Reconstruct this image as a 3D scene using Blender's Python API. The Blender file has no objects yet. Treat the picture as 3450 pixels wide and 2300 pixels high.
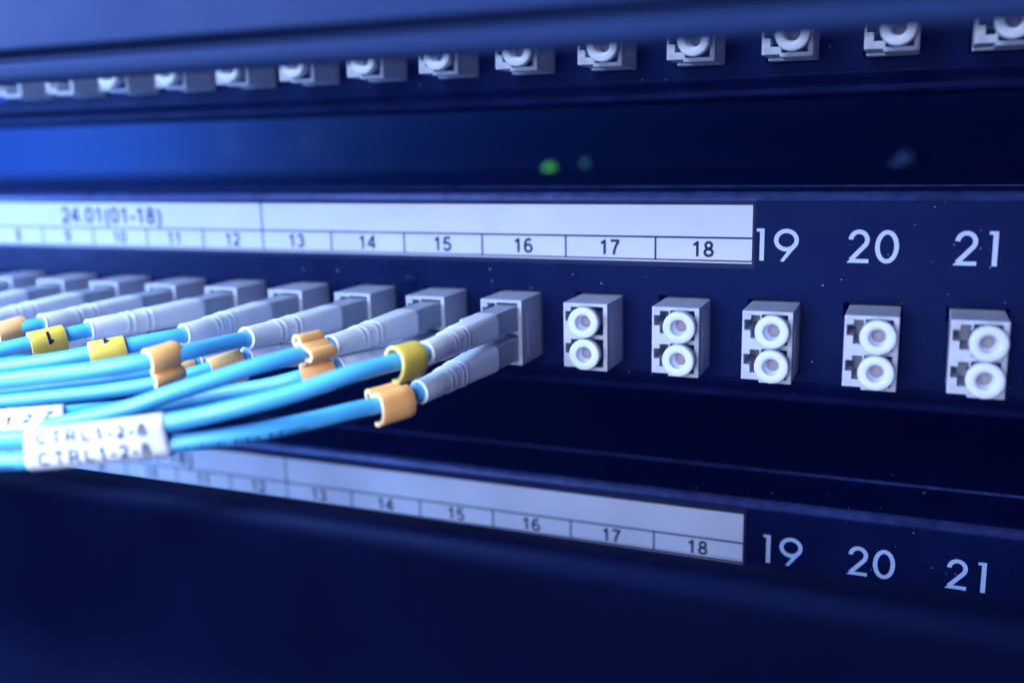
import bpy, bmesh, math, random
from mathutils import Vector, Matrix, noise

VEIL = 0.06
S = 0.001            # everything below is written in millimetres
random.seed(4)
sc = bpy.context.scene
COL = sc.collection

# ------------------------------------------------------------------ camera
cam_d = bpy.data.cameras.new("camera")
cam = bpy.data.objects.new("camera", cam_d)
COL.objects.link(cam)
R = ((0.9231876, -0.380127, -0.0568154), (0.3837153, 0.9030506, 0.1930343), (-0.0220703, -0.2000078, 0.9795457))
CP = Vector((29.079, -187.834, 23.048)) * S
cam.matrix_world = Matrix(((R[0][0], R[0][2], -R[0][1], CP.x), (R[1][0], R[1][2], -R[1][1], CP.y),
                           (R[2][0], R[2][2], -R[2][1], CP.z), (0, 0, 0, 1)))
cam_d.sensor_width = 36.0
cam_d.lens = 36.0 * 3274.8 / 3450.0
cam_d.clip_start = 0.005
cam_d.clip_end = 20.0
cam_d.dof.use_dof = True
cam_d.dof.focus_distance = 182 * S
cam_d.dof.aperture_fstop = 7.2
sc.camera = cam

# ------------------------------------------------------------------ world, view
w = bpy.data.worlds.new("World")
sc.world = w
w.use_nodes = True
bg = w.node_tree.nodes["Background"]
bg.inputs[0].default_value = (0.0, 0.0, 0.4, 1)
bg.inputs[1].default_value = 0.18
sc.view_settings.view_transform = 'Standard'
sc.view_settings.look = 'None'
sc.view_settings.exposure = 0
sc.view_settings.gamma = 1

# ------------------------------------------------------------------ lamps
def area(name, loc, target, sx, sy, power, col):
    d = bpy.data.lights.new(name, 'AREA')
    d.shape = 'RECTANGLE'; d.size = sx * S; d.size_y = sy * S
    d.energy = power; d.color = col
    o = bpy.data.objects.new(name, d)
    COL.objects.link(o)
    o.location = Vector(loc) * S
    v = (Vector(target) - Vector(loc))
    o.rotation_euler = v.to_track_quat('-Z', 'Y').to_euler()
    return o
area("room_light", (-60, -510, 130), (-80, 0, -5), 260, 230, 2.55, (0.72, 0.79, 1.0))
area("low_front_fill", (-60, -480, -70), (-70, 0, 10), 300, 110, 0.9, (0.70, 0.80, 1.0))  # added fill from below, brightens the adapters under the upper bar
area("ceiling_light", (-190, -330, 400), (-90, -60, 0), 260, 200, 4.0, (0.66, 0.80, 1.0))
area("blue_fill_left", (-285, -95, 20), (-130, 0, 5), 60, 90, 0.52, (0.22, 0.50, 1.0))  # added blue fill out of view, imitates the flare glow at left
area("blue_fill_behind", (-560, 20, 24), (-430, 205, 20), 60, 60, 5.0, (0.2, 0.5, 1.0))  # added fill, makes the blue gradient across the switch front
area("blue_fill_gap", (-370, 60, 22), (-425, 205, 22), 30, 12, 3.2, (0.5, 0.75, 1.0))  # added fill inside the gap, strengthens the glow at its left end
area("blue_fill_top_left", (-210, -190, 110), (-130, -72, 48), 80, 60, 1.15, (0.42, 0.64, 1.0))  # added fill aimed at the left part of the upper manager

# ------------------------------------------------------------------ materials
def material(name, col, rough=0.5, metal=0.0, spec=0.5, bump=0.0, bscale=600, mottle=0.0, mscale=120,
             specks=0.0, coat=0.0, emis=None, estr=0.0, sss=0.0, tint=None, scol=(0.55, 0.62, 0.8)):
    m = bpy.data.materials.new(name)
    m.use_nodes = True
    nt = m.node_tree; N = nt.nodes; L = nt.links
    b = N["Principled BSDF"]
    b.inputs["Roughness"].default_value = rough
    b.inputs["Metallic"].default_value = metal
    b.inputs["Specular IOR Level"].default_value = spec
    if tint: b.inputs["Specular Tint"].default_value = (*tint, 1)
    b.inputs["Coat Weight"].default_value = coat
    b.inputs["Coat Roughness"].default_value = 0.12
    if sss:
        b.inputs["Subsurface Weight"].default_value = sss
        b.inputs["Subsurface Radius"].default_value = (1, 1, 1)
        b.inputs["Subsurface Scale"].default_value = 0.8 * S
    if emis:
        b.inputs["Emission Color"].default_value = (*emis, 1)
        b.inputs["Emission Strength"].default_value = estr
    tc = N.new("ShaderNodeTexCoord")
    c0 = N.new("ShaderNodeRGB"); c0.outputs[0].default_value = (*col, 1)
    last = c0.outputs[0]
    if mottle:
        n = N.new("ShaderNodeTexNoise"); n.inputs["Scale"].default_value = mscale; n.inputs["Detail"].default_value = 6
        L.new(tc.outputs["Object"], n.inputs["Vector"])
        mp = N.new("ShaderNodeMapRange"); mp.inputs[1].default_value = 0.3; mp.inputs[2].default_value = 0.7
        mp.inputs[3].default_value = 1 - mottle; mp.inputs[4].default_value = 1 + mottle
        L.new(n.outputs["Fac"], mp.inputs[0])
        mx = N.new("ShaderNodeVectorMath"); mx.operation = 'SCALE'
        L.new(last, mx.inputs[0]); L.new(mp.outputs[0], mx.inputs["Scale"])
        last = mx.outputs[0]
        rm = N.new("ShaderNodeMapRange"); rm.inputs[1].default_value = 0.3; rm.inputs[2].default_value = 0.7
        rm.inputs[3].default_value = rough * 0.85; rm.inputs[4].default_value = min(1, rough * 1.2)
        L.new(n.outputs["Fac"], rm.inputs[0]); L.new(rm.outputs[0], b.inputs["Roughness"])
    if specks:
        v = N.new("ShaderNodeTexVoronoi"); v.inputs["Scale"].default_value = 650; v.inputs["Randomness"].default_value = 1
        wv = N.new("ShaderNodeTexNoise"); wv.inputs["Scale"].default_value = 900
        L.new(tc.outputs["Object"], wv.inputs["Vector"])
        ad = N.new("ShaderNodeVectorMath"); ad.operation = 'MULTIPLY_ADD'
        ad.inputs[1].default_value = (0.0012,) * 3
        L.new(wv.outputs["Color"], ad.inputs[0]); L.new(tc.outputs["Object"], ad.inputs[2])
        L.new(ad.outputs[0], v.inputs["Vector"])
        sepc = N.new("ShaderNodeSeparateColor"); L.new(v.outputs["Color"], sepc.inputs[0])
        # speck radius differs from cell to cell, most cells have none
        pw = N.new("ShaderNodeMath"); pw.operation = 'POWER'; pw.inputs[1].default_value = 2.6
        L.new(sepc.outputs[0], pw.inputs[0])
        ml = N.new("ShaderNodeMath"); ml.operation = 'MULTIPLY'; ml.inputs[1].default_value = 0.07 * specks
        L.new(pw.outputs[0], ml.inputs[0])
        lt = N.new("ShaderNodeMath"); lt.operation = 'LESS_THAN'
        L.new(v.outputs["Distance"], lt.inputs[0]); L.new(ml.outputs[0], lt.inputs[1])
        m2 = N.new("ShaderNodeMath"); m2.operation = 'MULTIPLY'; m2.inputs[1].default_value = 0.5
        L.new(lt.outputs[0], m2.inputs[0])
        mix = N.new("ShaderNodeMix"); mix.data_type = 'RGBA'
        L.new(m2.outputs[0], mix.inputs[0]); L.new(last, mix.inputs[6]); mix.inputs[7].default_value = (*scol, 1)
        last = mix.outputs[2]
    L.new(last, b.inputs["Base Color"])
    if bump:
        n = N.new("ShaderNodeTexNoise"); n.inputs["Scale"].default_value = bscale; n.inputs["Detail"].default_value = 4
        L.new(tc.outputs["Object"], n.inputs["Vector"])
        bp = N.new("ShaderNodeBump"); bp.inputs["Strength"].default_value = bump; bp.inputs["Distance"].default_value = 0.1 * S
        L.new(n.outputs["Fac"], bp.inputs["Height"]); L.new(bp.outputs[0], b.inputs["Normal"])
    return m

M_PANEL = material("panel_paint", (0.0022, 0.0045, 0.030), 0.45, spec=0.22, tint=(0.15,0.25,1.0), bump=0.5, bscale=2000, mottle=0.25, mscale=90, specks=1.3)
M_COVER = material("cover_paint", (0.001, 0.002, 0.02), 0.35, spec=0.35, tint=(0.12, 0.25, 1.0), bump=0.3, bscale=2500, mottle=0.2, specks=1.7)
M_EDGEGLINT = material("panel_edge_glint", (0.03, 0.05, 0.20), 0.42, spec=0.7, metal=0.2, tint=(0.4, 0.55, 1.0), bump=0.5, bscale=1500, mottle=0.35, mscale=300)  # lighter colour for top bend and rear lip, their highlight painted in
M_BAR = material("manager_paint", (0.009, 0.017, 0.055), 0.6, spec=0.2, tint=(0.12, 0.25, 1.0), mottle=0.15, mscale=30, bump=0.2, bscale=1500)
M_BARSHADE = material("manager_paint_shaded", (0.0004, 0.0006, 0.006), 0.55, spec=0.13, tint=(0.12, 0.25, 1.0), mottle=0.3, mscale=30, bump=0.2, bscale=1500)  # darkened copy of the manager paint, the lower cover's shade in its colour
M_LABEL = material("label_paper", (0.50, 0.54, 0.73), 0.5, spec=0.3, mottle=0.06, mscale=60, bump=0.4, bscale=150)
M_TAPE = material("clear_tape", (0.6, 0.7, 1.0), 0.25, spec=0.35, bump=0.8, bscale=120)
M_TAPE.node_tree.nodes["Principled BSDF"].inputs["Alpha"].default_value = 0.012
M_INK = material("label_ink", (0.006, 0.011, 0.055), 0.7, spec=0.15)
M_WHITEINK = material("panel_white_ink", (0.36, 0.46, 0.78), 0.5, mottle=0.08, mscale=900)
M_ADAPT = material("adapter_plastic", (0.42, 0.45, 0.58), 0.5, spec=0.4, mottle=0.1, mscale=250, bump=0.4, bscale=1200)
M_CAP = material("white_plastic", (0.58, 0.63, 0.78), 0.4, spec=0.4, mottle=0.05, mscale=300, sss=0.1)
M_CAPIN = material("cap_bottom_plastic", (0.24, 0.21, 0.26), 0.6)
M_BOOT = material("boot_plastic", (0.74, 0.78, 0.88), 0.48, spec=0.4, mottle=0.07, mscale=250, bump=0.3, bscale=1200)
M_BODY = material("connector_plastic", (0.34, 0.39, 0.48), 0.45, spec=0.4, mottle=0.1, mscale=250, bump=0.3, bscale=1200)
M_CABLE = material("cable_jacket", (0.08, 0.44, 0.83), 0.38, spec=0.7, mottle=0.05, mscale=200, bump=0.1, bscale=500)
M_ORANGE = material("orange_plastic", (0.95, 0.47, 0.15), 0.42, spec=0.4, mottle=0.07, mscale=250, sss=0.1)
M_YELLOW = material("yellow_plastic", (0.68, 0.50, 0.07), 0.42, spec=0.4, mottle=0.05, mscale=250, sss=0.1)
M_BEIGE = material("tan_plastic", (0.74, 0.43, 0.17), 0.45, spec=0.4, mottle=0.08, mscale=250)
M_ENDLIT = material("lit_end_pale", (0.86, 0.66, 0.42), 0.5)  # marker end faces made paler, light on their front put into the colour
M_ENDLITY = material("lit_end_yellow", (0.80, 0.66, 0.22), 0.5)  # same painted-in light for the yellow markers' end faces
M_WRAP = material("wrap_label_paper", (0.62, 0.66, 0.80), 0.4, spec=0.4, mottle=0.06, mscale=200, coat=0.2, bump=0.5, bscale=300)
M_PRINT = material("jacket_print", (0.01, 0.05, 0.22), 0.6)
M_BACK = material("rear_wall_paint", (0.002, 0.008, 0.05), 0.8, spec=0.1, tint=(0.12, 0.25, 1.0), mottle=0.1, mscale=20)
M_CHASSIS = material("switch_paint", (0.0016, 0.0052, 0.024), 0.7, spec=0.05, tint=(0.1,0.25,1.0), mottle=0.15, mscale=40)
M_GREEN = material("green_led", (0.02, 0.2, 0.03), 0.4, emis=(0.10, 0.75, 0.02), estr=0.5)
M_TEAL = material("teal_led", (0.01, 0.08, 0.08), 0.4, emis=(0.03, 0.35, 0.3), estr=0.04)
M_METAL = material("screw_metal", (0.03, 0.05, 0.13), 0.4, metal=0.3)

# ------------------------------------------------------------------ helpers
def link(name, me, mat, parent=None, smooth=False, bevel=0.0, seg=2, sub=0):
    o = bpy.data.objects.new(name, me)
    COL.objects.link(o)
    if mat: me.materials.append(mat)
    if smooth:
        for p in me.polygons: p.use_smooth = True
    if parent: o.parent = parent
    if bevel:
        b = o.modifiers.new("bevel", 'BEVEL'); b.width = bevel * S; b.segments = seg
        b.limit_method = 'ANGLE'; b.angle_limit = math.radians(35)
        b.harden_normals = False
        for p in me.polygons: p.use_smooth = True
        nn = o.modifiers.new("wn", 'WEIGHTED_NORMAL'); nn.keep_sharp = False
    if sub:
        s_ = o.modifiers.new("sub", 'SUBSURF'); s_.levels = sub; s_.render_levels = sub
    return o

def build(verts, faces, recalc=True):
    me = bpy.data.meshes.new("m")
    me.from_pydata([tuple(c * S for c in v) for v in verts], [], faces)
    if recalc:
        bm = bmesh.new(); bm.from_mesh(me)
        bmesh.ops.recalc_face_normals(bm, faces=bm.faces)
        bm.to_mesh(me); bm.free()
    me.update()
    return me

def empty(name, loc, label, cat, group=None):
    o = bpy.data.objects.new(name, None)
    COL.objects.link(o)
    o.location = Vector(loc) * S
    o.empty_display_size = 0.005
    o["label"] = label; o["category"] = cat
    if group: o["group"] = group
    return o

def tag(o, label, cat, group=None):
    o["label"] = label; o["category"] = cat
    if group: o["group"] = group
    return o

class MB:
    def __init__(s): s.v = []; s.f = []
    def box(s, x0, x1, y0, y1, z0, z1):
        n = len(s.v)
        s.v += [(x, y, z) for x in (x0, x1) for y in (y0, y1) for z in (z0, z1)]
        s.f += [tuple(n + i for i in q) for q in ((0, 1, 3, 2), (4, 6, 7, 5), (0, 4, 5, 1), (2, 3, 7, 6), (0, 2, 6, 4), (1, 5, 7, 3))]
        return s
    def mesh(s, m4=None):
        v = s.v
        return build(v, s.f)

def extrude_profile(pts, x0, x1, closed=True, nx=1):
    """profile in (y, z) swept along x"""
    n = len(pts); v = []; f = []
    for k in range(nx + 1):
        x = x0 + (x1 - x0) * k / nx
        v += [(x, p[0], p[1]) for p in pts]
    for k in range(nx):
        for i in range(n if closed else n - 1):
            j = (i + 1) % n
            f.append((k * n + i, k * n + j, (k + 1) * n + j, (k + 1) * n + i))
    if closed:
        f.append(tuple(range(n))[::-1]); f.append(tuple(nx * n + i for i in range(n)))
    return build(v, f)

def grid_plate(xs, zs, solid, y0, y1, skip_back=False):
    """plate in the XZ plane between y0 (front) and y1 (back), cells where solid(i, j) is false are holes"""
    vid = {}; v = []; f = []
    def V(i, j, k):
        if (i, j, k) not in vid:
            vid[(i, j, k)] = len(v); v.append((xs[i], (y0, y1)[k], zs[j]))
        return vid[(i, j, k)]
    nx, nz = len(xs) - 1, len(zs) - 1
    sol = lambda i, j: 0 <= i < nx and 0 <= j < nz and solid(i, j)
    for i in range(nx):
        for j in range(nz):
            if not sol(i, j): continue
            f.append((V(i, j, 0), V(i + 1, j, 0), V(i + 1, j + 1, 0), V(i, j + 1, 0)))
            f.append((V(i, j, 1), V(i, j + 1, 1), V(i + 1, j + 1, 1), V(i + 1, j, 1)))
            if not sol(i - 1, j): f.append((V(i, j, 0), V(i, j + 1, 0), V(i, j + 1, 1), V(i, j, 1)))
            if not sol(i + 1, j): f.append((V(i + 1, j, 0), V(i + 1, j, 1), V(i + 1, j + 1, 1), V(i + 1, j + 1, 0)))
            if not sol(i, j - 1): f.append((V(i, j, 0), V(i, j, 1), V(i + 1, j, 1), V(i + 1, j, 0)))
            if not sol(i, j + 1): f.append((V(i, j + 1, 0), V(i + 1, j + 1, 0), V(i + 1, j + 1, 1), V(i, j + 1, 1)))
    return v, f

def lathe(prof, axis_pt, n=40):
    """prof: list of (r, y) about the Y axis through axis_pt (x, z)"""
    v = []; f = []
    m = len(prof)
    for i in range(n):
        a = 2 * math.pi * i / n
        for r, y in prof: v.append((axis_pt[0] + r * math.cos(a), y, axis_pt[1] + r * math.sin(a)))
    for i in range(n):
        j = (i + 1) % n
        for k in range(m - 1):
            f.append((i * m + k, j * m + k, j * m + k + 1, i * m + k + 1))
    return v, f

def stroke(pts, width, closed=False):
    """ribbon of constant width along 2-D points -> verts2d, faces"""
    v = []; f = []; n = len(pts)
    for i in range(n):
        if closed: a, b = pts[i - 1], pts[(i + 1) % n]
        else: a, b = pts[max(0, i - 1)], pts[min(n - 1, i + 1)]
        dx, dy = b[0] - a[0], b[1] - a[1]; l = math.hypot(dx, dy) or 1
        nx, ny = -dy / l, dx / l
        k = 1.0
        if 0 < i < n - 1 and not closed:
            d1 = Vector((pts[i][0] - a[0], pts[i][1] - a[1])).normalized()
            k = 1 / max(0.5, abs(d1.dot(Vector((dx / l, dy / l)))))
        v += [(pts[i][0] + nx * width / 2 * k, pts[i][1] + ny * width / 2 * k), (pts[i][0] - nx * width / 2 * k, pts[i][1] - ny * width / 2 * k)]
    for i in range(n if closed else n - 1):
        j = (i + 1) % n
        f.append((2 * i, 2 * i + 1, 2 * j + 1, 2 * j))
    return v, f

def _el(cx, cy, rx, ry, a0, a1, n=16):
    return [(cx + rx * math.cos(math.radians(a0 + (a1 - a0) * i / n)), cy + ry * math.sin(math.radians(a0 + (a1 - a0) * i / n))) for i in range(n + 1)]
def _cl(cx, cy, rx, ry): return (_el(cx, cy, rx, ry, 0, 360, 24)[:-1], True)
_W = 0.185
# plain upright sans-serif glyphs: strokes in a cell of height 1, and the advance
GLYPH = {
 '0': ([_cl(.37, .5, .26, .43)], .78),
 '1': ([([(.42, 0), (.42, 1.0)], False), ([(.44, .92), (.34, .84), (.16, .74)], False)], .78),
 '2': ([(_el(.36, .68, .25, .255, 170, -38) + [(.30, .24), (.10, .07)], False), ([(.05, .07), (.66, .07)], False)], .78),
 '3': ([(_el(.36, .72, .21, .21, 165, -85, 14) + _el(.36, .28, .25, .22, 80, -165, 16), False)], .78),
 '4': ([([(.52, 0), (.52, 1.0)], False), ([(.50, .93), (.08, .32)], False), ([(.03, .29), (.70, .29)], False)], .78),
 '5': ([([(.62, .92), (.20, .92)], False), ([(.20, .95), (.13, .48)], False), (_el(.35, .31, .26, .26, 145, -160), False)], .78),
 '6': ([_cl(.375, .31, .245, .25), (_el(.40, .46, .275, .47, 52, 180, 14) + [(.13, .32)], False)], .78),
 '7': ([([(.06, .93), (.66, .93)], False), ([(.62, .92), (.44, .62), (.32, .30), (.28, 0)], False)], .78),
 '8': ([_cl(.37, .735, .20, .20), _cl(.37, .28, .25, .22)], .78),
 '9': ([_cl(.365, .69, .245, .25), (_el(.34, .54, .275, .47, -128, 0, 14) + [(.61, .68)], False)], .78),
 '(': ([(_el(.62, .36, .46, .70, 128, 232, 12), False)], .47),
 ')': ([(_el(-.14, .36, .46, .70, 52, -52, 12), False)], .47),
 '.': ([([(.12, .07), (.26, .07)], False)], .39),
 '-': ([([(.04, .36), (.42, .36)], False)], .47),
 'C': ([(_el(.50, .5, .41, .43, 45, 315, 24), False)], 1.0),
 'T': ([([(.42, 0), (.42, .93)], False), ([(.03, .93), (.81, .93)], False)], .85),
 'R': ([([(.15, 0), (.15, 1.0)], False), ([(.15, .93), (.52, .93)] + _el(.55, .70, .25, .23, 85, -85, 10) + [(.15, .47)], False), ([(.48, .46), (.68, .22), (.82, 0)], False)], 1.0),
 'L': ([([(.14, 0), (.14, 1.0)], False), ([(.14, .07), (.68, .07)], False)], .78),
}
def text_mesh(s, cap, fn, wide=1.0, spacing=1.0, weight=_W):
    """lettering of cap height `cap` (mm), centred on x, baseline 0, mapped through fn(x, z)"""
    total = sum(GLYPH[ch][1] * spacing for ch in s)
    x = -total / 2; v = []; f = []
    for ch in s:
        strokes, adv = GLYPH[ch]
        for q, (pts, closed) in enumerate(strokes):
            if not closed:                       # subdivide long straights so that the lettering can follow a curve
                pp = [pts[0]]
                for a, b_ in zip(pts, pts[1:]):
                    n = max(1, int(math.hypot(b_[0] - a[0], b_[1] - a[1]) / 0.15))
                    pp += [(a[0] + (b_[0] - a[0]) * i / n, a[1] + (b_[1] - a[1]) * i / n) for i in range(1, n + 1)]
                pts = pp
            sv, sf = stroke(pts, weight, closed)
            n = len(v)
            v += [fn((x + (spacing - 1) * adv / 2 + a) * cap * wide, b_ * cap) for a, b_ in sv]
            v[n:] = [(p[0], p[1], p[2]) for p in v[n:]]
            f += [tuple(n + i for i in t) for t in sf]
        x += adv * spacing
    return build(v, f, recalc=False)

# geometric sans numerals printed on the panels, height 6.06
H = 6.06
def digit(ch):
    W = 0.80
    if ch == '1':
        v = [(0, 0), (0, H), (-1.45, H), (-1.45, H - 0.55), (-0.82, H - 0.62), (-0.82, 0)]
        return v, [(0, 1, 4, 5), (1, 2, 3, 4)]
    if ch == '9':
        r = 1.72; cz = H - r - W / 2
        v, f = stroke([(r * 1.08 * math.cos(a * math.pi / 20), cz + r * math.sin(a * math.pi / 20)) for a in range(40)], W, True)
        a0 = -0.62; p = (r * 1.08 * math.cos(a0), cz + r * math.sin(a0) )
        v2, f2 = stroke([(p[0] + 0.0, p[1] + 0.1), (-0.72, 0.12)], W * 0.98)
        v2[-1] = (v2[-1][0], 0.0)
        n = len(v); return v + [(a, b, 1) for a, b in v2], f + [tuple(n + i for i in q) for q in f2]
    if ch == '0':
        return stroke([(1.62 * math.cos(a * math.pi / 20), H / 2 + (H / 2 - W / 2) * math.sin(a * math.pi / 20)) for a in range(40)], W, True)
    if ch == '2':
        pts = [(1.42 * math.cos(a), H - 1.85 + 1.47 * math.sin(a)) for a in [math.radians(t) for t in range(178, -46, -8)]]
        pts += [(-1.35, 0.52)]
        v, f = stroke(pts, W)
        n = len(v)
        v += [(-2.05, 0, 1), (1.75, 0, 1), (1.75, 0.72, 1), (-1.35, 0.72, 1)]
        return v, f + [(n, n + 1, n + 2, n + 3)]
def number_mesh(s, x, z, y):
    """x: right edge / centre of the first digit"""
    v = []; f = []
    for ch, cx in zip(s, x):
        a, b = digit(ch); n = len(v)
        v += [(cx + p[0], y - (0.004 if len(p) > 2 else 0), z + p[1]) for p in a]; f += [tuple(n + i for i in q) for q in b]
    me = build(v, f, recalc=False)
    return me

# cable runs, boot end first, in millimetres
CABLES = {
    (16, 0): [(-46.7, -46.0, -11.4), (-49.6, -54.78, -11.61), (-52.4, -59.93, -12.08), (-56.03, -64.48, -13.24), (-60.09, -68.11, -14.4), (-64.4, -71.24, -15.33), (-70.17, -74.51, -16.61), (-74.11, -76.87, -17.28), (-83.92, -81.24, -18.41), (-94.25, -84.21, -19.65), (-104.62, -86.53, -20.41), (-117.47, -88.72, -20.9)],
    (16, 1): [(-48.1, -46.0, -18.2), (-51.57, -52.78, -18.85), (-54.39, -57.32, -19.0), (-57.98, -62.25, -19.44), (-62.56, -67.61, -19.93), (-67.61, -72.05, -20.4), (-74.01, -76.52, -20.89), (-84.11, -81.52, -21.79), (-94.06, -84.85, -22.92), (-103.54, -87.85, -23.42), (-115.35, -90.75, -24.06)],
    (15, 0): [(-65.4, -46.0, -11.4), (-67.03, -54.3, -11.32), (-70.67, -60.43, -12.09), (-75.56, -65.59, -13.59), (-81.02, -69.93, -15.35), (-85.76, -72.87, -17.08), (-92.09, -75.86, -18.56), (-99.67, -77.76, -20.25), (-106.99, -79.9, -21.0), (-119.53, -82.09, -22.02)],
    (15, 1): [(-64.1, -46.0, -15.2), (-67.38, -50.43, -15.71), (-72.63, -53.48, -17.01), (-79.64, -56.69, -18.17), (-85.2, -59.25, -19.14), (-90.07, -62.51, -19.63), (-95.88, -68.26, -19.54), (-99.35, -73.5, -19.12), (-105.11, -77.06, -19.25), (-112.12, -79.55, -19.65), (-123.51, -81.25, -20.67)],
    (14, 0): [(-83.4, -46.0, -10.9), (-84.14, -52.51, -10.74), (-84.99, -59.5, -10.68), (-87.66, -65.13, -11.02), (-93.6, -69.48, -11.87), (-101.57, -73.02, -12.73), (-110.05, -76.24, -13.64), (-121.84, -79.19, -14.57)],
    (14, 1): [(-83.7, -46.0, -14.7), (-86.1, -51.03, -15.31), (-89.98, -55.1, -16.34), (-94.97, -58.55, -17.41), (-101.78, -62.17, -18.33), (-109.89, -66.28, -18.98), (-118.47, -70.05, -19.67), (-129.03, -74.6, -20.17)],
    (13, 0): [(-97.8, -46.0, -11.0), (-100.84, -51.36, -11.3), (-103.72, -55.45, -11.8), (-106.54, -58.4, -12.25), (-111.43, -62.29, -13.03), (-117.13, -64.86, -13.8), (-121.41, -66.77, -14.31), (-132.14, -71.47, -15.12)],
    (13, 1): [(-95.3, -46.0, -16.1), (-99.01, -50.15, -16.81), (-103.45, -54.35, -17.33), (-108.33, -57.6, -17.75), (-116.43, -62.26, -18.39), (-123.76, -65.51, -19.15), (-134.7, -70.23, -19.66)],
    (12, 0): [(-121.4, -46.0, -11.3), (-123.64, -50.53, -11.74), (-125.84, -54.89, -12.22), (-129.39, -59.86, -12.95), (-135.05, -64.67, -13.89), (-143.0, -69.31, -14.73)],
    (12, 1): [(-118.0, -46.0, -17.1), (-121.92, -49.99, -17.57), (-124.83, -54.55, -17.62), (-130.0, -60.04, -17.59), (-139.49, -66.34, -18.0)],
    (11, 0): [(-133.9, -46.0, -10.8), (-135.94, -50.03, -11.11), (-142.08, -55.09, -12.25), (-147.72, -62.14, -13.35)],
    (11, 1): [(-133.9, -46.0, -17.6), (-138.88, -50.59, -18.04), (-143.53, -54.83, -18.32), (-149.36, -61.62, -17.91)],
    (10, 0): [(-151.49, -46, -11.5), (-152.99, -54, -12.5), (-157.49, -63, -13.5), (-166.49, -70, -14.5), (-183.49, -76, -15.5)],
    (10, 1): [(-151.49, -46, -17.8), (-152.99, -54, -18.8), (-157.49, -63, -19.8), (-166.49, -70, -20.8), (-183.49, -76, -21.8)],
    (9, 0): [(-168.99, -46, -11.5), (-170.49, -54, -12.5), (-174.99, -63, -13.5), (-183.99, -70, -14.5), (-200.99, -76, -15.5)],
    (9, 1): [(-168.99, -46, -17.8), (-170.49, -54, -18.8), (-174.99, -63, -19.8), (-183.99, -70, -20.8), (-200.99, -76, -21.8)],
    (8, 0): [(-186.49, -46, -11.5), (-187.99, -54, -12.5), (-192.49, -63, -13.5), (-201.49, -70, -14.5), (-218.49, -76, -15.5)],
    (8, 1): [(-186.49, -46, -17.8), (-187.99, -54, -18.8), (-192.49, -63, -19.8), (-201.49, -70, -20.8), (-218.49, -76, -21.8)],
    (7, 0): [(-203.99, -46, -11.5), (-205.49, -54, -12.5), (-209.99, -63, -13.5), (-218.99, -70, -14.5), (-235.99, -76, -15.5)],
    (7, 1): [(-203.99, -46, -17.8), (-205.49, -54, -18.8), (-209.99, -63, -19.8), (-218.99, -70, -20.8), (-235.99, -76, -21.8)],
}

# ------------------------------------------------------------------ measures
P = 17.5                                    # port pitch
def X0(n): return -52.19 + (n - 16) * P     # left side of the adapter in port n
ZT, ZB = -7.8, -21.13                       # top and bottom of an adapter
ZTOP, ZBOT = 13.03, -27.45                  # top and bottom edge of a panel
XL, XR = -372.0, 118.0
CELL, CELL2 = 18.76, 17.41

# ------------------------------------------------------------------ the rack behind
o = link("back_wall", MB().box(-700, 260, 330, 334, -200, 260).mesh(), M_BACK); o["kind"] = "structure"
o = link("rack_side_wall", MB().box(-704, -700.2, 60, 330, -200, 260).mesh(), M_BACK); o["kind"] = "structure"

# thin blue haze volume added to imitate lens flare and lifted blacks
hz = bpy.data.materials.new("flare_veil_air"); hz.use_nodes = True
_nt = hz.node_tree
for _n in list(_nt.nodes):
    if _n.type == 'BSDF_PRINCIPLED': _nt.nodes.remove(_n)
_pv = _nt.nodes.new("ShaderNodeVolumePrincipled")
_pv.inputs["Color"].default_value = (0.03, 0.10, 1.0, 1)
_pv.inputs["Density"].default_value = VEIL
_nt.links.new(_pv.outputs[0], [n for n in _nt.nodes if n.type == 'OUTPUT_MATERIAL'][0].inputs["Volume"])
o = link("flare_veil", MB().box(-900, 500, -900, 500, -400, 600).mesh(), hz); o["kind"] = "stuff"

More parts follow.
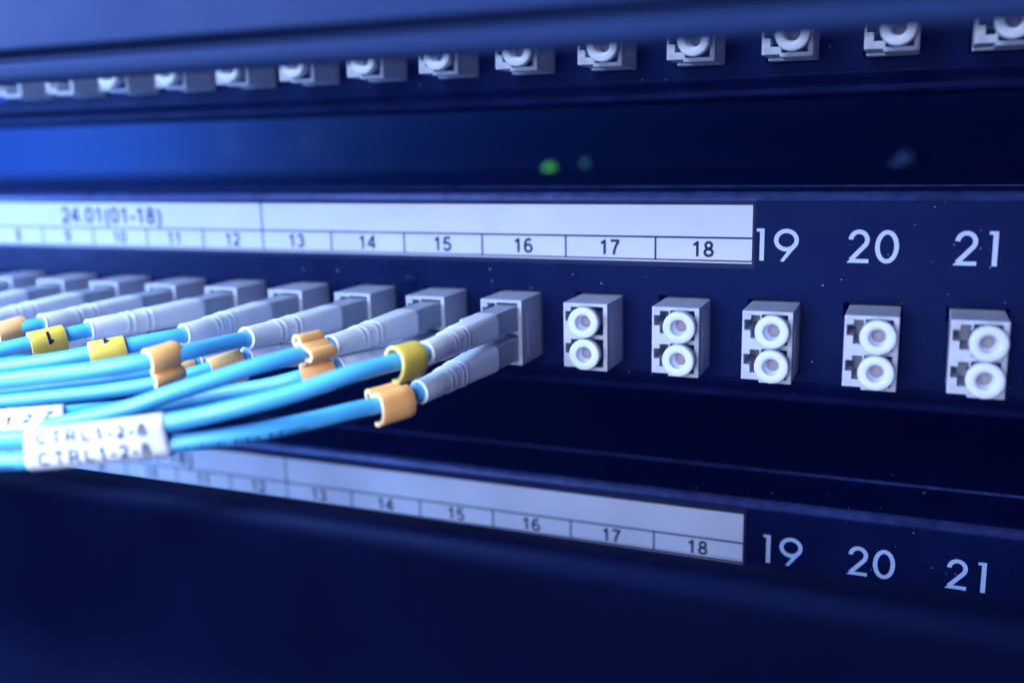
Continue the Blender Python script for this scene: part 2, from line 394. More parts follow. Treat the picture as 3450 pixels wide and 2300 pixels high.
# ------------------------------------------------------------------ panels
def panel(dy, dz, label, holes, group):
    root = empty("patch_panel", (0, dy, dz), label, "patch panel", group)
    # face plate with one rectangular hole per adapter
    xs = [XL]; hole = set()
    for n in range(1, 25):
        a = X0(n) - 0.9; xs += [a, a + 0.75, X0(n) + 9.2]
    xs.append(XR)
    zs = [-23.2, ZB - 0.3, -18.9, -17.4, -11.5, -10.0, ZT + 0.45, ZTOP - 1.75]
    def solid(i, j):
        if i == 0 or i == len(xs) - 2: return True
        k = (i - 1) % 3
        if k == 1: return not (1 <= j <= 5)          # the hole itself
        if k == 0: return not (j == 5)               # notch for the latch at the top left
        return True
    v, f = grid_plate(xs, zs, solid, 0, 1.4)
    n = len(v)
    plate = build(v, f)
    pl = link("face_plate", plate, M_PANEL, root, bevel=0.15, seg=2)
    # top bend, swept with a radius, and the cover behind it
    r = 1.7; pr = []
    for k in range(9):
        a = math.radians(90 * k / 8)
        pr.append((r - r * math.cos(a), ZTOP - r + r * math.sin(a)))
    pr = [(1.4, ZTOP - 1.75), (0, ZTOP - 1.75)] + pr[1:] + [(19.2, ZTOP), (19.5, ZTOP + 0.25), (19.9, ZTOP + 0.25), (20.2, ZTOP), (150, ZTOP), (150, ZTOP - 1.2), (2.0, ZTOP - 1.7)]
    cv = link("top_cover", extrude_profile(pr, XL + 0.4, XR - 0.4), M_COVER, root)
    cv.data.materials.append(M_EDGEGLINT)
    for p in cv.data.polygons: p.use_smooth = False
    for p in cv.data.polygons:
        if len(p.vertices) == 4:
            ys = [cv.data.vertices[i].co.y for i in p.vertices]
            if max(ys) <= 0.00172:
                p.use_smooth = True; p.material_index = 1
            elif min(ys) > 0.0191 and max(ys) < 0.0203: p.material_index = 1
    # bottom bend: the plate leans back, then a thin lip
    pr = [(0, -23.2), (0.12, -23.9), (0.5, -24.6), (1.1, -25.3), (1.45, -26.0), (1.5, -27.0), (1.7, -27.45), (2.3, -27.5), (25, -27.5), (25, -26.3), (2.9, -26.3), (2.6, -25.0), (1.4, -23.2)]
    link("bottom_flange", extrude_profile(pr, XL + 0.4, XR - 0.4), M_PANEL, root)
    return root

def label_strip(root, x, z, title_x):
    """paper strip with ruled cells; right end at x, bottom rule at z"""
    left = x - 6 * CELL - 12 * CELL2
    Y = -0.10
    nseg = 60; v = []; f = []
    for k in range(nseg + 1):
        xx = left + (x - left) * k / nseg
        v += [(xx, Y, z - 0.55), (xx, Y, z + 10.56), (xx, -0.01, z + 10.56), (xx, -0.01, z - 0.55)]
    for k in range(nseg):
        for a in range(4):
            b = (a + 1) % 4
            f.append((4 * k + a, 4 * k + b, 4 * k + 4 + b, 4 * k + 4 + a))
    f += [(0, 3, 2, 1), (4 * nseg, 4 * nseg + 1, 4 * nseg + 2, 4 * nseg + 3)]
    strip = link("label_strip", build(v, f), M_LABEL, root)
    # ruled lines: one mesh, pattern of the strip
    rv = MB(); y0, y1 = -0.125, -0.10
    xb = [x - k * CELL for k in range(0, 7)] + [x - 6 * CELL - k * CELL2 for k in range(1, 13)]
    rv.box(left, x, y0, y1, z + 4.11, z + 4.48)
    rv.box(left, x + 0.35, y0, y1, z - 0.28, z + 0.02)
    for k, a in enumerate(xb):
        if k == 0: rv.box(a - 0.05, a + 0.25, y0 - .002, y1, z - 0.25, z + 10.56)
        else: rv.box(a - 0.19, a + 0.19, y0 - .004, y1, z, z + (10.56 if k in (6, 18) else 4.2))
    link("ruled_lines", rv.mesh(), M_INK, strip)
    for k in range(18):
        num = 18 - k
        cx = (xb[k] + xb[k + 1]) / 2
        me = text_mesh(str(num), 3.0, lambda a, b: (cx + a, -0.135, z + 0.6 + b), wide=1.0)
        link("cell_number", me, M_INK, strip)
    me = text_mesh("24.01(01-18)", 3.9, lambda a, b: (title_x + a, -0.135, z + 5.5 + b), wide=1.05)
    link("printed_title", me, M_INK, strip)
    tp = link("clear_tape", MB().box(left - 3, x + 0.5, -0.20, -0.185, z - 1.5, z + 11.9).mesh(), M_TAPE, root)
    return strip

mid = panel(0, 0, "black patch panel in the middle with plugged ports and printed numbers 19 to 21", True, "rack patch panels")
low = panel(3.35, -62.4, "black patch panel at the bottom whose ports are hidden below its label", True, "rack patch panels")
top = panel(9.2, 58.2, "black patch panel at the top with only the bottoms of its ports visible", True, "rack patch panels")
label_strip(mid, 0.0, 0.0, -158.5)
label_strip(low, -0.75, -0.64, -158.8)
for root, dx in ((mid, 0.0), (low, 2.55)):
    for txt, xx in (("19", (2.2, 6.25)), ("20", (19.1, 23.9)), ("21", (37.05, 41.9))):
        if txt == "21": xx = (36.9, 41.9)
        me = number_mesh(txt, [c + dx for c in xx], 0.13, -0.06)
        link("printed_number", me, M_WHITEINK, root)
    for txt, c in (("22", 57.5), ("23", 75.0), ("24", 92.5)):
        pass
# round stud on the middle panel
v, f = lathe([(0, -0.14), (1.3, -0.14), (1.45, 0.0), (1.55, 0.06), (1.68, -0.3), (1.9, -0.32), (2.25, 0.03)], (0, 0), 40)
v = [(a - 74.3, b - 0.02, c - 6.1) for a, b, c in v]
link("stud", build(v, f), M_PANEL, mid, smooth=True)

# ------------------------------------------------------------------ adapters
xs = [0, 0.42, 1.55, 3.2, 3.55, 8.1, 9.0]
bars = []
zh = [0, -0.65, -0.8, -1.7, -3.6, -5.1, -6.15, -7.05, -7.2, -8.1, -10.0, -11.5, -12.55, -12.85, -13.33]
def adapter_solid(i, j):
    zt = zh[j]; zb = zh[j + 1]; zc = (zt + zb) / 2
    xc = (xs[i] + xs[i + 1]) / 2
    if zc < -12.85: return xc > 3.2
    for off in (0, -6.4):
        z = zc - off
        if 3.55 < xc < 8.1 and -6.15 < z < -0.65: return False
        if 3.2 < xc < 3.55 and -3.6 < z < -1.7: return False
        if 1.55 < xc < 3.2 and -5.1 < z < -0.8: return False
        if 0.42 < xc < 1.55 and -3.6 < z < -1.7: return False
    return True
_v, _f = grid_plate(xs, zh[::-1], lambda i, j: adapter_solid(i, len(zh) - 2 - j), -10.4, -1.5)
_b = MB(); _b.v = list(_v); _b.f = list(_f)
_b.box(0.001, 8.999, -1.6, 9, -13.32, -0.001)
ADAPT_ME = _b.mesh()
# raised seam on the side wall and ring marks on the face
_s = MB()
_s.box(9.0, 9.05, -7.3, -7.2, -12.0, -3.2).box(9.0, 9.05, -8.4, -7.31, -12.15, -12.01)
SEAM_ME = _s.mesh()
def ring_me(z):
    v, f = lathe([(0.62, -10.4), (0.62, -10.46), (0.48, -10.46), (0.48, -10.4)], (0.95, z), 24)
    v2 = MB(); v2.v = v; v2.f = f
    v2.box(0.80, 0.88, -10.45, -10.4, z - 0.28, z + 0.28).box(0.88, 1.12, -10.45, -10.4, z + 0.2, z + 0.28)
    v2.box(0.88, 1.12, -10.45, -10.4, z - 0.04, z + 0.04).box(1.12, 1.2, -10.45, -10.4, z - 0.28, z + 0.28)
    return v2.mesh()
RINGA, RINGB = ring_me(-0.95), ring_me(-12.1)
SL = MB()
SLEEVES = []
for zc in (-3.55, -9.85):
    v, f = lathe([(1.45, -1.6), (1.45, -6.5), (0.75, -6.5), (0.75, -1.6)], (5.75, zc), 20)
    SLEEVES.append(build(v, f))

def adapter(n, dy, dz, label, group, jit):
    root = empty("fiber_adapter", (X0(n) + jit, dy, ZT + dz), label, "fiber adapter", group)
    first = not adapter.made
    adapter.made = True
    def part(name, me, mat, bevel=0):
        o = bpy.data.objects.new(name, me); COL.objects.link(o); o.parent = root
        if not me.materials: me.materials.append(mat)
        if bevel:
            b = o.modifiers.new("bevel", 'BEVEL'); b.width = bevel * S; b.segments = 2
            b.limit_method = 'ANGLE'; b.angle_limit = math.radians(35)
            for p in me.polygons: p.use_smooth = True
            o.modifiers.new("wn", 'WEIGHTED_NORMAL')
        return o
    part("housing", ADAPT_ME, M_ADAPT, 0.13)
    part("side_seam", SEAM_ME, M_ADAPT)
    part("embossed_mark", RINGA, M_ADAPT); part("embossed_mark", RINGB, M_ADAPT)
    for s in SLEEVES: part("sleeve", s, M_CAP)
    return root
adapter.made = False
JIT = {17: 0.15, 18: 0.45, 19: -0.15, 20: 0.1, 21: -0.35, 16: -0.2, 15: 0.1, 14: 0.0, 13: 0.1}
for n in range(7, 22):
    if n <= 16: lab = f"grey duplex adapter of the middle panel holding the plugs under label cell {n}"
    else: lab = "grey duplex adapter with white caps, " + {17: "first to the right of the plugged ones", 18: "below the paper strip's cell 18", 19: "below the printed 19", 20: "below the printed 20", 21: "below the printed 21"}[n]
    adapter(n, 0, 0, lab, "adapters of the middle panel", JIT.get(n, random.uniform(-.2, .2)))
ORD = ["rightmost, cut by the photo's edge", "second from the right", "third from the right", "fourth from the right", "fifth from the right", "sixth from the right", "seventh from the right", "eighth from the right", "ninth from the right", "tenth from the right", "eleventh from the right", "twelfth from the right", "thirteenth from the right", "leftmost, against the photo's left edge"]
for k, n in enumerate(range(21, 7, -1)):
    adapter(n, 9.2, 58.2, "grey adapter in the top row, " + ORD[k], "adapters of the top panel", 0.48 + random.uniform(-.15, .15))

# ------------------------------------------------------------------ white dust caps
CAPP = [(1.16, 3.8), (1.2, 0.4), (1.42, 0.3), (1.46, -0.8), (1.5, -1.0), (1.58, -1.12), (1.8, -1.2), (2.75, -1.18), (2.93, -1.1), (3.04, -0.9), (3.04, 0.5), (2.95, 0.75), (2.6, 0.8), (2.45, 0.85), (2.3, 1.0), (2.2, 8.5)]
def cap_mesh():
    v, f = lathe([(r, y) for r, y in CAPP], (0, 0), 48)
    me = build(v, f)
    for p in me.polygons: p.use_smooth = True
    return me
CAP_ME = cap_mesh(); CAP_ME.materials.append(M_CAP)
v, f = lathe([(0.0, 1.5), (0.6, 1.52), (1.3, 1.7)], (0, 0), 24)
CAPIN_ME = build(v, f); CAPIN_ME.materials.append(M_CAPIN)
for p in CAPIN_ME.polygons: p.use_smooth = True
def cap(x, y, z, label, group):
    root = empty("dust_cap", (x, y, z), label, "dust cap", group)
    root.rotation_euler = (random.uniform(-.05, .05), 0, random.uniform(-.06, .06))
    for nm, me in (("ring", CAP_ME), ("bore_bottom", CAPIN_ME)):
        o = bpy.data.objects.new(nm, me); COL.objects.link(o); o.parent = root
    return root
for n in range(17, 22):
    for r, zc in enumerate((-3.35, -9.6)):
        x = X0(n) + JIT[n] + 5.75 + random.uniform(-.12, .12) - (0.7 if n == 17 else 0)
        where = {17: "in the first capped adapter right of the cables", 18: "below the paper strip's cell 18", 19: "below the printed 19", 20: "below the printed 20", 21: "below the printed 21"}[n]
        cap(x, -12.3 + random.uniform(-.3, .3), ZT + zc, f"white hollow cap in the {('upper', 'lower')[r]} socket {where}", "white caps of the middle panel")
for k, n in enumerate(range(21, 7, -1)):
    if n < 10: continue
    cap(X0(n) + 0.48 + 5.75, 9.2 - 12.3, ZT - 9.6 + 58.2 + random.uniform(-.1, .1), "half hidden white cap in the top row's adapter, " + ORD[k], "white caps of the top panel")

# ------------------------------------------------------------------ cables with connectors
def catmull(pts, step=0.7):
    P_ = [Vector(p) for p in pts]
    P_ = [P_[0] * 2 - P_[1]] + P_ + [P_[-1] * 2 - P_[-2]]
    out = []
    for i in range(1, len(P_) - 2):
        p0, p1, p2, p3 = P_[i - 1:i + 3]
        # centripetal
        t0 = 0; t1 = t0 + (p1 - p0).length ** .5; t2 = t1 + (p2 - p1).length ** .5; t3 = t2 + (p3 - p2).length ** .5
        m = max(2, int((p2 - p1).length / step))
        for k in range(m):
            t = t1 + (t2 - t1) * k / m
            a1 = p0 * ((t1 - t) / (t1 - t0)) + p1 * ((t - t0) / (t1 - t0))
            a2 = p1 * ((t2 - t) / (t2 - t1)) + p2 * ((t - t1) / (t2 - t1))
            a3 = p2 * ((t3 - t) / (t3 - t2)) + p3 * ((t - t2) / (t3 - t2))
            b1 = a1 * ((t2 - t) / (t2 - t0)) + a2 * ((t - t0) / (t2 - t0))
            b2 = a2 * ((t3 - t) / (t3 - t1)) + a3 * ((t - t1) / (t3 - t1))
            out.append(b1 * ((t2 - t) / (t2 - t1)) + b2 * ((t - t1) / (t2 - t1)))
    out.append(P_[-2])
    return out

class Path:
    def __init__(s, pts, step=0.7):
        s.p = catmull(pts, step)
        s.L = [0.0]
        for a, b in zip(s.p, s.p[1:]): s.L.append(s.L[-1] + (b - a).length)
    def at(s, l):
        if l <= 0: i = 0
        elif l >= s.L[-1]: i = len(s.p) - 2
        else:
            lo, hi = 0, len(s.L) - 1
            while hi - lo > 1:
                m = (lo + hi) // 2
                if s.L[m] <= l: lo = m
                else: hi = m
            i = lo
        t = (l - s.L[i]) / (s.L[i + 1] - s.L[i])
        pos = s.p[i].lerp(s.p[i + 1], t)
        a = s.p[max(0, i - 1)]; b = s.p[min(len(s.p) - 1, i + 2)]
        T = (b - a).normalized()
        Rr = T.cross(Vector((0, 0, 1))).normalized()      # points to the camera-left side of the run
        U = Rr.cross(T).normalized()
        return pos, T, Rr, U
    def near(s, q):
        q = Vector(q); i = min(range(len(s.p)), key=lambda k: (s.p[k] - q).length)
        return s.L[i]

def sweep(path, stations, ring):
    """stations: arc lengths; ring(k, l) -> list of (a, b) offsets in the R, U frame"""
    v = []; f = []; n = None
    for k, l in enumerate(stations):
        pos, T, Rr, U = path.at(l)
        pts = ring(k, l); n = len(pts)
        v += [tuple(pos + Rr * a + U * b) for a, b in pts]
    for k in range(len(stations) - 1):
        for i in range(n):
            j = (i + 1) % n
            f.append((k * n + i, k * n + j, (k + 1) * n + j, (k + 1) * n + i))
    return v, f, n

def superellipse(hw, hh, e, n=36):
    out = []
    for i in range(n):
        a = 2 * math.pi * i / n + math.pi / n
        c, s_ = math.cos(a), math.sin(a)
        out.append((hw * math.copysign(abs(c) ** (2 / e), c), hh * math.copysign(abs(s_) ** (2 / e), s_)))
    return out

RC = 1.42
PATHS = {}
def cable(port, row, pts, label):
    cx = X0(port) + JIT.get(port, 0) + 5.75
    cz = ZT + (-3.55, -9.85)[row]
    E = Vector(pts[0])
    S1 = Vector((cx, -20.0, cz))
    mid_ = S1.lerp(E, 0.5); mid_.x = cx + (E.x - cx) * 0.4; mid_.z = cz + (E.z - cz) * 0.4
    ext = Vector(pts[-1]) + (Vector(pts[-1]) - Vector(pts[-2])).normalized() * 70
    full = [(cx, -8.0, cz), S1, mid_, E] + [Vector(p) for p in pts[1:]] + [ext]
    path = Path(full); PATHS[(port, row)] = path
    lb = path.near(S1); le = path.near(E)
    root = empty("fiber_cable", S1, label, "fiber cable", "blue cables plugged into the middle panel")
    inv = Vector(S1)
    def put(name, v, f, mat, smooth=True, bevel=0, parent=None):
        v = [tuple(Vector(p) - inv) for p in v]
        return link(name, build(v, f), mat, parent or root, smooth=smooth, bevel=bevel)
    # jacket
    st = [le - 5 + i * 1.3 for i in range(int((path.L[-1] - le + 5) / 1.3))]
    v, f, n = sweep(path, st, lambda k, l: superellipse(RC, RC, 2, 24))
    put("jacket", v, f, M_CABLE)
    # connector body, square, with a latch on its left
    b = MB(); h = 2.38
    b.box(cx - h, cx + h, -20.6, -8.0, cz - 2.3, cz + 2.45)
    put("connector_body", b.v, b.f, M_BODY, bevel=0.35)
    lt = MB()
    lt.v = [(cx - h - 0.1, -9, cz - 1.3), (cx - h - 0.1, -9, cz + 1.3), (cx - 5.0, -17.5, cz - 1.3), (cx - 5.0, -17.5, cz + 1.3),
            (cx - h + 0.3, -9, cz - 1.3), (cx - h + 0.3, -9, cz + 1.3), (cx - 4.0, -18.5, cz - 1.3), (cx - 4.0, -18.5, cz + 1.3),
            (cx - 5.2, -21.5, cz - 1.3), (cx - 5.2, -21.5, cz + 1.3), (cx - 4.3, -22.2, cz - 1.3), (cx - 4.3, -22.2, cz + 1.3)]
    lt.f = [(0, 1, 3, 2), (4, 6, 7, 5), (2, 3, 9, 8), (6, 10, 11, 7), (8, 9, 11, 10), (0, 4, 5, 1),
            (0, 2, 6, 4), (2, 8, 10, 6), (1, 5, 7, 3), (3, 7, 11, 9)]
    put("latch", lt.v, lt.f, M_BOOT, bevel=0.15)
    # boot: rounded square at the connector, round and ribbed at the cable end
    Lb = le - lb
    ts = []
    t = 0.0
    while t < 1.0: ts.append(t); t += 0.0125
    ts.append(1.0)
    ribs = [0.50, 0.555, 0.66, 0.715]
    def bring(k, l):
        if k < 0: pass
        t = ts2[k][1]
        mode = ts2[k][2]
        s_ = min(1, max(0, (t - 0.06) / 0.7))
        hw = 2.68 - 0.58 * t
        e = 5.0 * (1 - s_) + 2.0 * s_
        if t < 0.015: hw *= 0.93
        elif t < 0.03: hw *= 0.985
        ext_ = 0
        for r_ in ribs:
            d = abs(t - r_) / 0.012
            if d < 1.6: ext_ = max(ext_, 0.13 * math.exp(-d * d * 2))
        for a, b_ in ((0.51, 0.545), (0.67, 0.705)):
            if a < t < b_: ext_ = min(ext_, -0.06) if ext_ < 0.02 else ext_
        if mode == 'rim': hw += 0.06
        hw = {'in': RC + 0.12, 'deep': RC + 0.06}.get(mode, hw)
        return superellipse(hw + ext_, hw + ext_, 2.0 if mode in ('in', 'deep') else e, 40)
    ts2 = [(lb + 0.0, 0.0, 's')]
    for t in ts[1:-1]: ts2.append((lb + Lb * t, t, 's'))
    ts2 += [(le - 0.5, 1.0, 's'), (le - 0.35, 1.0, 'rim'), (le - 0.06, 1.0, 'rim'), (le, 0.999, 's'), (le - 0.04, 1.0, 'in'), (le - 2.5, 1.0, 'deep')]
    v, f, n = sweep(path, [a[0] for a in ts2], bring)
    n0 = len(v)
    f.append(tuple(range(n))[::-1])
    put("boot", v, f, M_BOOT)
    return root

def cname(port, row):
    s = ("upper", "lower")[row]
    extra = {(16, 0): "entering the front white label", (16, 1): "with dark print along its side"}.get((port, row), "")
    return f"blue fiber cable, grey boot, {s} socket under cell {port}" + (", " + extra if extra else "")
for key in sorted(CABLES, reverse=True):
    cable(key[0], key[1], CABLES[key], cname(*key))

# dark printing along the jacket of the front lower cable
def on_cable(path, l0, ang0, r, sgn=1):
    def fn(a, b):
        pos, T, Rr, U = path.at(l0 + sgn * a)
        th = ang0 + sgn * b / r
        return tuple(pos + (Rr * math.cos(th) + U * math.sin(th)) * r)
    return fn
root161 = [o for o in COL.objects if o.get("label", "").startswith("blue fiber cable, grey boot, lower socket under cell 16")][0]
def print_marks(path, la, lb, ang, r):
    rnd = random.Random(3); v = []; f = []
    l = la
    while l < lb:
        wd = rnd.choice((0.22, 0.3, 0.5)); hh = rnd.choice((0.75, 1.0, 1.0))
        if rnd.random() < 0.16: l += 1.0; continue
        n = len(v); q = 4
        fn = on_cable(path, l, ang, r)
        for k in range(q + 1):
            b = -hh / 2 + hh * k / q
            v += [fn(0, b), fn(wd, b)]
        for k in range(q): f.append((n + 2 * k, n + 2 * k + 1, n + 2 * k + 3, n + 2 * k + 2))
        l += wd + 0.42
    return v, f


PR = PATHS[(16, 1)]
_v, _f = print_marks(PR, PR.near((-59, -64, -19.5)), PR.near((-76, -78, -21)), math.radians(205), RC + 0.03)
inv = Vector(root161.location) / S
link("jacket_print", build([tuple(Vector(p) - inv) for p in _v], _f, recalc=False), M_PRINT, root161)
_v, _f = print_marks(PR, PR.near((-97, -86, -23)), PR.near((-112, -90, -24)), math.radians(205), RC + 0.03)
link("jacket_print", build([tuple(Vector(p) - inv) for p in _v], _f, recalc=False), M_PRINT, root161)

# ------------------------------------------------------------------ snap-on cable markers
def smooth2(pts, step=0.16):
    return [(p.x, p.z) for p in catmull([(a, 0, b) for a, b in pts], step)]
PROF = {
 'three': [(-1.75, -0.3), (-1.5, 1.1), (-0.2, 1.85), (1.2, 1.45), (1.85, 0.2), (1.5, -1.0), (0.75, -1.65), (1.0, -2.15), (1.75, -2.75), (1.75, -3.6), (0.8, -4.3)],
 'arch': [(-1.5, -1.1), (-1.85, 0.2), (-1.2, 1.45), (0.1, 1.85), (1.4, 1.3), (1.9, 0.1), (1.75, -1.3), (1.2, -2.4), (0.3, -2.7)],
 'curl': [(-0.7, 2.0), (-0.2, 1.65), (0.15, 2.1), (-0.3, 2.9), (-1.3, 2.9), (-1.7, 2.1), (-1.2, 1.35), (-0.1, 1.75), (1.1, 1.4), (1.8, 0.9), (2.6, 0.6), (2.9, -0.3), (2.2, -1.0), (1.5, -0.8), (0.9, -1.5), (0.2, -2.2)],
 'hook': [(-3.4, 0.4), (-3.5, 1.4), (-2.5, 1.9), (-1.5, 1.0), (-0.9, 1.25), (0.2, 1.85), (1.5, 1.4), (2.0, 0.2), (2.0, -1.2), (1.4, -2.6), (0.2, -3.3), (-1.0, -3.5)],
}
def marker(key, q, prof, roll, mat, label, ln=6.2, txt=None, th=0.55, scale=1.0, yaw=0.0):
    path = PATHS[key]
    lc = path.near(q)
    pts = smooth2([(a * scale, b * scale) for a, b in PROF[prof]])
    c, s_ = math.cos(roll), math.sin(roll)
    pts = [(a * c - b * s_, a * s_ + b * c) for a, b in pts]
    n = len(pts); outl = []; inn = []
    for i in range(n):
        a = pts[max(0, i - 1)]; b = pts[min(n - 1, i + 1)]
        dx, dy = b[0] - a[0], b[1] - a[1]; l = math.hypot(dx, dy) or 1
        nx, ny = -dy / l, dx / l
        outl.append((pts[i][0] + nx * th / 2, pts[i][1] + ny * th / 2)); inn.append((pts[i][0] - nx * th / 2, pts[i][1] - ny * th / 2))
    ringp = outl + inn[::-1]
    pos0 = path.at(lc)[0]
    v = []; f = []; N = len(ringp); K = 4
    for k in range(K + 1):
        pos, T, Rr, U = path.at(lc - ln / 2 + ln * k / K)
        v += [tuple(pos - Rr * a + U * b - pos0) for a, b in ringp]
    for k in range(K):
        for i in range(N):
            j = (i + 1) % N
            f.append((k * N + i, k * N + j, (k + 1) * N + j, (k + 1) * N + i))
    for k, fl in ((0, False), (K, True)):
        for i in range(n - 1):
            f.append((k * N + i, k * N + i + 1, k * N + N - 2 - i, k * N + N - 1 - i))
    nside = K * N
    me = build(v, f)
    o = link("cable_marker", me, mat, bevel=0.10, seg=2)
    me.materials.append(M_ENDLITY if mat == M_YELLOW else M_ENDLIT)
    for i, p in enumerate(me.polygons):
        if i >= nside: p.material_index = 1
    o.location = pos0 * S
    o.rotation_euler.z = yaw
    tag(o, label, "cable marker", "plastic markers clipped on the blue cables")
    if txt:
        sl = [0.0]
        for p_, q_ in zip(outl, outl[1:]): sl.append(sl[-1] + math.hypot(q_[0] - p_[0], q_[1] - p_[1]))
        def fn(a, b):
            # lettering turned upside down, as clipped on; b runs along the outer skin of the marker
            pos, T, Rr, U = path.at(lc + a)
            s0 = min(max(txt * sl[-1] + b, 0.01), sl[-1] - 0.01)
            i = max(k for k in range(len(sl) - 1) if sl[k] <= s0)
            t = (s0 - sl[i]) / (sl[i + 1] - sl[i])
            x = outl[i][0] + (outl[i + 1][0] - outl[i][0]) * t; y = outl[i][1] + (outl[i + 1][1] - outl[i][1]) * t
            nx, ny = outl[i][0] - inn[i][0], outl[i][1] - inn[i][1]
            x += nx / th * 0.05; y += ny / th * 0.05
            return tuple(pos - Rr * x + U * y - pos0)
        me = text_mesh("1", 2.6, lambda a, b: fn(a, b - 1.3), weight=0.2)
        link("printed_digit", me, M_INK, o)
    return o
marker((16, 0), (-48.9, -49.6, -11.8), 'arch', -0.35, M_YELLOW, "dark yellow marker clip on the front cable, upper socket under label cell 16", ln=5.2, scale=1.27)
marker((16, 1), (-50.6, -51.2, -18.8), 'hook', 0.0, M_ORANGE, "large orange marker clip with a hooked top, lowest and nearest of all clips", ln=6.0, th=0.7)
marker((15, 0), (-67.0, -50.0, -11.6), 'curl', 0.0, M_ORANGE, "orange marker clip with a curled top beside the yellow one, upper socket under cell 15", ln=5.6)
marker((15, 1), (-66.0, -49.5, -15.5), 'hook', 0.15, M_ORANGE, "orange marker clip partly hidden under the curled orange clip", ln=5.0)
marker((14, 0), (-88.0, -63.0, -11.6), 'three', 0.0, M_ORANGE, "pale orange marker clip shaped like a 3 in the middle of the blue cables", ln=5.4, th=0.85, yaw=0.38)
marker((14, 1), (-85.6, -50.0, -15.2), 'three', 0.2, M_BEIGE, "dull tan marker clip showing above and below the crossing blue cable", ln=5.5)
marker((13, 0), (-105.2, -57.0, -12.0), 'arch', 0.0, M_YELLOW, "yellow marker clip with a dark 1 at its top edge, beside the pale orange clip", ln=6.0, txt=0.42)
marker((13, 1), (-97.2, -48.3, -16.4), 'three', 0.3, M_BEIGE, "small brown marker clip peeking out behind the pale orange clip", ln=4.0)
marker((12, 0), (-125.0, -53.2, -12.0), 'arch', 0.0, M_YELLOW, "yellow marker clip with a whole dark 1 on its face, second clip from the left", ln=6.4, txt=0.62)
marker((12, 1), (-126.5, -56.5, -17.6), 'three', 0.1, M_BEIGE, "tan marker clip mostly hidden below the yellow clip with the whole 1", ln=5.0)
marker((11, 0), (-137.2, -51.0, -11.3), 'three', 0.0, M_BEIGE, "tan marker clip at the photo's left edge, leftmost clip", ln=5.4, th=0.8, yaw=0.55)

# ------------------------------------------------------------------ wrap-around paper labels
def wrap(ka, kb, q0, q1, label, rows, size, spacing, shift, rowz, r=1.66, flip=0):
    pa, pb = PATHS[ka], PATHS[kb]
    l0, l1 = pa.near(q0), pa.near(q1)
    pos0 = pa.at((l0 + l1) / 2)[0]
    def frame(l):
        pos, T, Rr, U = pa.at(l)
        lb = pb.near(pos)
        # refine to the closest point of the lower cable
        best = min((pb.at(lb + d * 0.1)[0] - pos).length for d in range(-10, 11))
        pb_ = min((pb.at(lb + d * 0.1)[0] for d in range(-10, 11)), key=lambda p: (p - pos).length)
        D = pb_ - pos; D -= T * D.dot(T)
        return pos, T, D
    def outline(l, s):
        """s = arc distance on the skin, 0 in the middle of the camera side, + upwards"""
        pos, T, D = frame(l)
        dist = max(0.3, D.length); d = D.normalized()
        nrm = T.cross(d).normalized()
        if nrm.dot(Vector((0.3, -1, 0.1))) < 0: nrm = -nrm
        c = pos + D * 0.5
        per = 2 * dist + 2 * math.pi * r
        s = (s + per / 2) % per - per / 2
        def piece(s):
            if abs(s) <= dist / 2: return c - d * s + nrm * r
            sg = 1 if s > 0 else -1
            u = abs(s) - dist / 2
            if u <= math.pi * r:
                a = u / r
                return c - d * sg * dist / 2 + nrm * r * math.cos(a) - d * sg * r * math.sin(a)
            u -= math.pi * r
            return c - d * sg * (dist / 2 - u) - nrm * r
        return piece(s), per, nrm
    K = 28; N = 56; v = []; f = []
    for k in range(K + 1):
        l = l0 + (l1 - l0) * k / K
        per = outline(l, 0)[1]
        for i in range(N):
            v.append(tuple(outline(l, per * (i / N - 0.5))[0] - pos0))
    # inner skin for a real paper thickness
    for k in range(K):
        for i in range(N):
            j = (i + 1) % N
            f.append((k * N + i, k * N + j, (k + 1) * N + j, (k + 1) * N + i))
    o = link("wrap_label", build(v, f), M_WRAP, smooth=True)
    so = o.modifiers.new("paper", 'SOLIDIFY'); so.thickness = 0.12 * S; so.offset = -1
    o.location = pos0 * S
    tag(o, label, "cable label", "white paper labels wrapped round cable pairs")
    lc = (l0 + l1) / 2 + shift
    for txt, z in zip(rows, rowz):
        def fn(a, b):
            p, per, nrm = outline(lc - a, z + b)
            p2 = outline(lc - a, z + b + 0.02)[0]
            T = pa.at(lc - a)[1]
            nn = T.cross(p2 - p).normalized()
            if nn.dot(p - frame(lc - a)[0] - frame(lc - a)[2] * 0.5) < 0: nn = -nn
            return tuple(p + nn * 0.05 - pos0)
        link("label_text", text_mesh(txt, size, fn, spacing=spacing, weight=0.2), M_INK, o)
    return o
wrap((16, 0), (16, 1), (-74.8, -76.1, -17.6), (-94.6, -84.3, -19.7), "white wrap label reading CTRL1-2-8 twice, front of the cables", ["CTRL1-2-8", "CTRL1-2-8"], 2.0, 1.28, 0.2, (0.75, -2.45))
wrap((15, 1), (15, 0), (-95.3, -77.3, -19.0), (-117.0, -81.0, -21.3), "white wrap label with 1-2-7 readable, cut by the photo's left edge", ["CTRL1-2-7", "CTRL1-2-7"], 1.95, 1.2, -0.6, (2.3, -1.7))

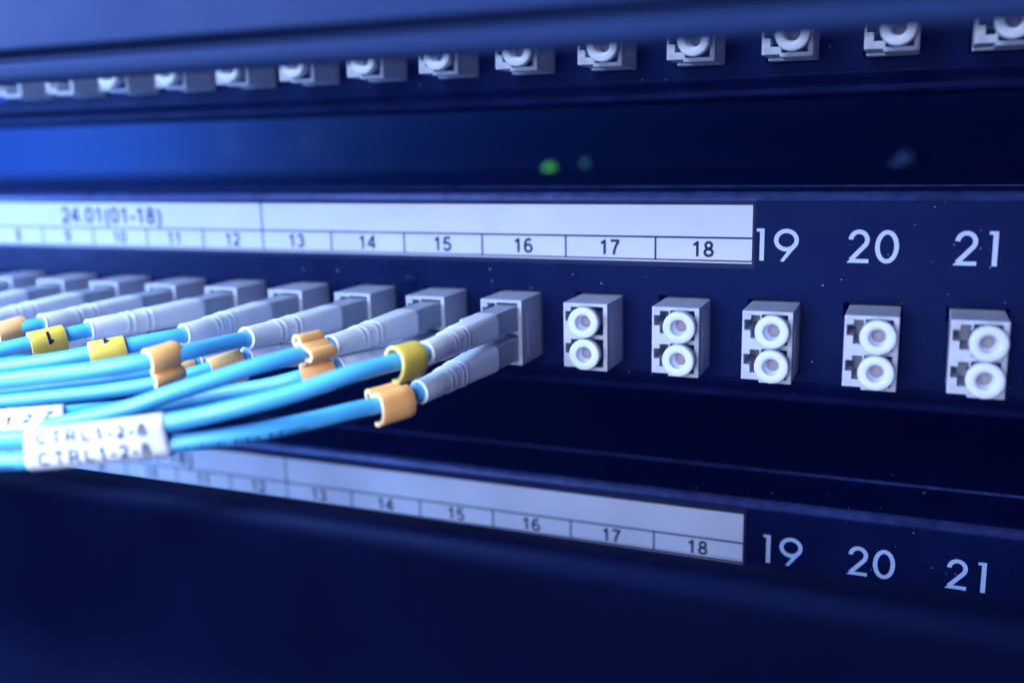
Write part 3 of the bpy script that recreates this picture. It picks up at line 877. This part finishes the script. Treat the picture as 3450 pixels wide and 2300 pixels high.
# ------------------------------------------------------------------ cable managers in front of the panels
def bar(name, pr, label, zc):
    root = empty(name, (0, -72, zc), label, "cable manager", "cable managers in front of the panels")
    pts = [(y, z - zc) for y, z in pr]
    o = link("front_cover", extrude_profile(pts, -420, 150), M_BAR if zc > 0 else M_BARSHADE, root, bevel=0.5, seg=3)
    for x in (-420, 146):
        b = MB().box(x, x + 3.9, 3.1, 71, -3 if zc > 0 else -12, 12 if zc > 0 else 3)
        link("bracket", b.mesh(), M_BAR, root)
    return root
def arc(cy, cz, r, a0, a1, n=8):
    return [(cy + r * math.cos(math.radians(a0 + (a1 - a0) * k / n)), cz + r * math.sin(math.radians(a0 + (a1 - a0) * k / n))) for k in range(n + 1)]
# upper: a rounded lip, a groove, then the tall leaning face
up = [(3.0, 34.6)] + arc(1.6, 35.9, 1.6, 270, 180, 6) + [(0.0, 37.0), (0.5, 37.5), (2.2, 37.7), (2.2, 38.7), (0.4, 39.0), (-0.2, 39.6), (1.2, 48.0), (7.0, 66.0), (12.0, 84.0), (15, 84), (10, 66), (4.2, 48.0), (3.4, 40.5), (3.2, 37.0)]
up = [(y, z - 0.35) for y, z in up]
bar("cable_manager", up, "dark blue blurred cable manager along the top, in front of the upper row", 50)
lo = [(6.5, -30.6), (5.5, -30.25)] + arc(3.6, -33.9, 3.6, 75, 180, 9) + [(0.0, -38), (0.4, -50), (0.2, -58), (-0.6, -62), (-2.0, -65.5), (-4.2, -69.5), (-7, -74.5), (-9.8, -80), (-13, -92), (-10, -92), (-7.2, -76.4), (1.0, -65.0), (3.3, -55), (3.0, -38), (4.0, -33.5), (6.2, -31.6)]
lo = [(y, z - 1.4) for y, z in lo]
bar("cable_manager", lo, "dark blurred cable manager across the bottom, in front of the lowest panel", -50)

# ------------------------------------------------------------------ the switch deep in the rack
sw = empty("network_switch", (-120, 205, 6), "dark network switch with a green light deep in the gap above the middle panel", "network switch")
link("chassis", MB().box(-460, 300, 0, 110, -46, 52).mesh(), M_CHASSIS, sw, bevel=0.6)
def ball(r, sy=0.5):
    bm = bmesh.new(); bmesh.ops.create_uvsphere(bm, u_segments=20, v_segments=12, radius=r * S)
    for v_ in bm.verts: v_.co.y *= sy
    me = bpy.data.meshes.new("m"); bm.to_mesh(me); bm.free(); return me
def onsw(name, me, mat, x, z, y=204.4):
    o = link(name, me, mat, sw, smooth=True); o.location = (Vector((x, y, z)) - Vector((-120, 205, 6))) * S; return o
onsw("status_light", ball(2.5), M_GREEN, -116.8, 11.6)
onsw("status_light", ball(1.9), M_TEAL, -100.4, 14.1)
onsw("screw", ball(3.4, 0.35), M_METAL, 23.8, 14.4)
onsw("screw", ball(2.4, 0.35), M_METAL, 20.5, 12.0)
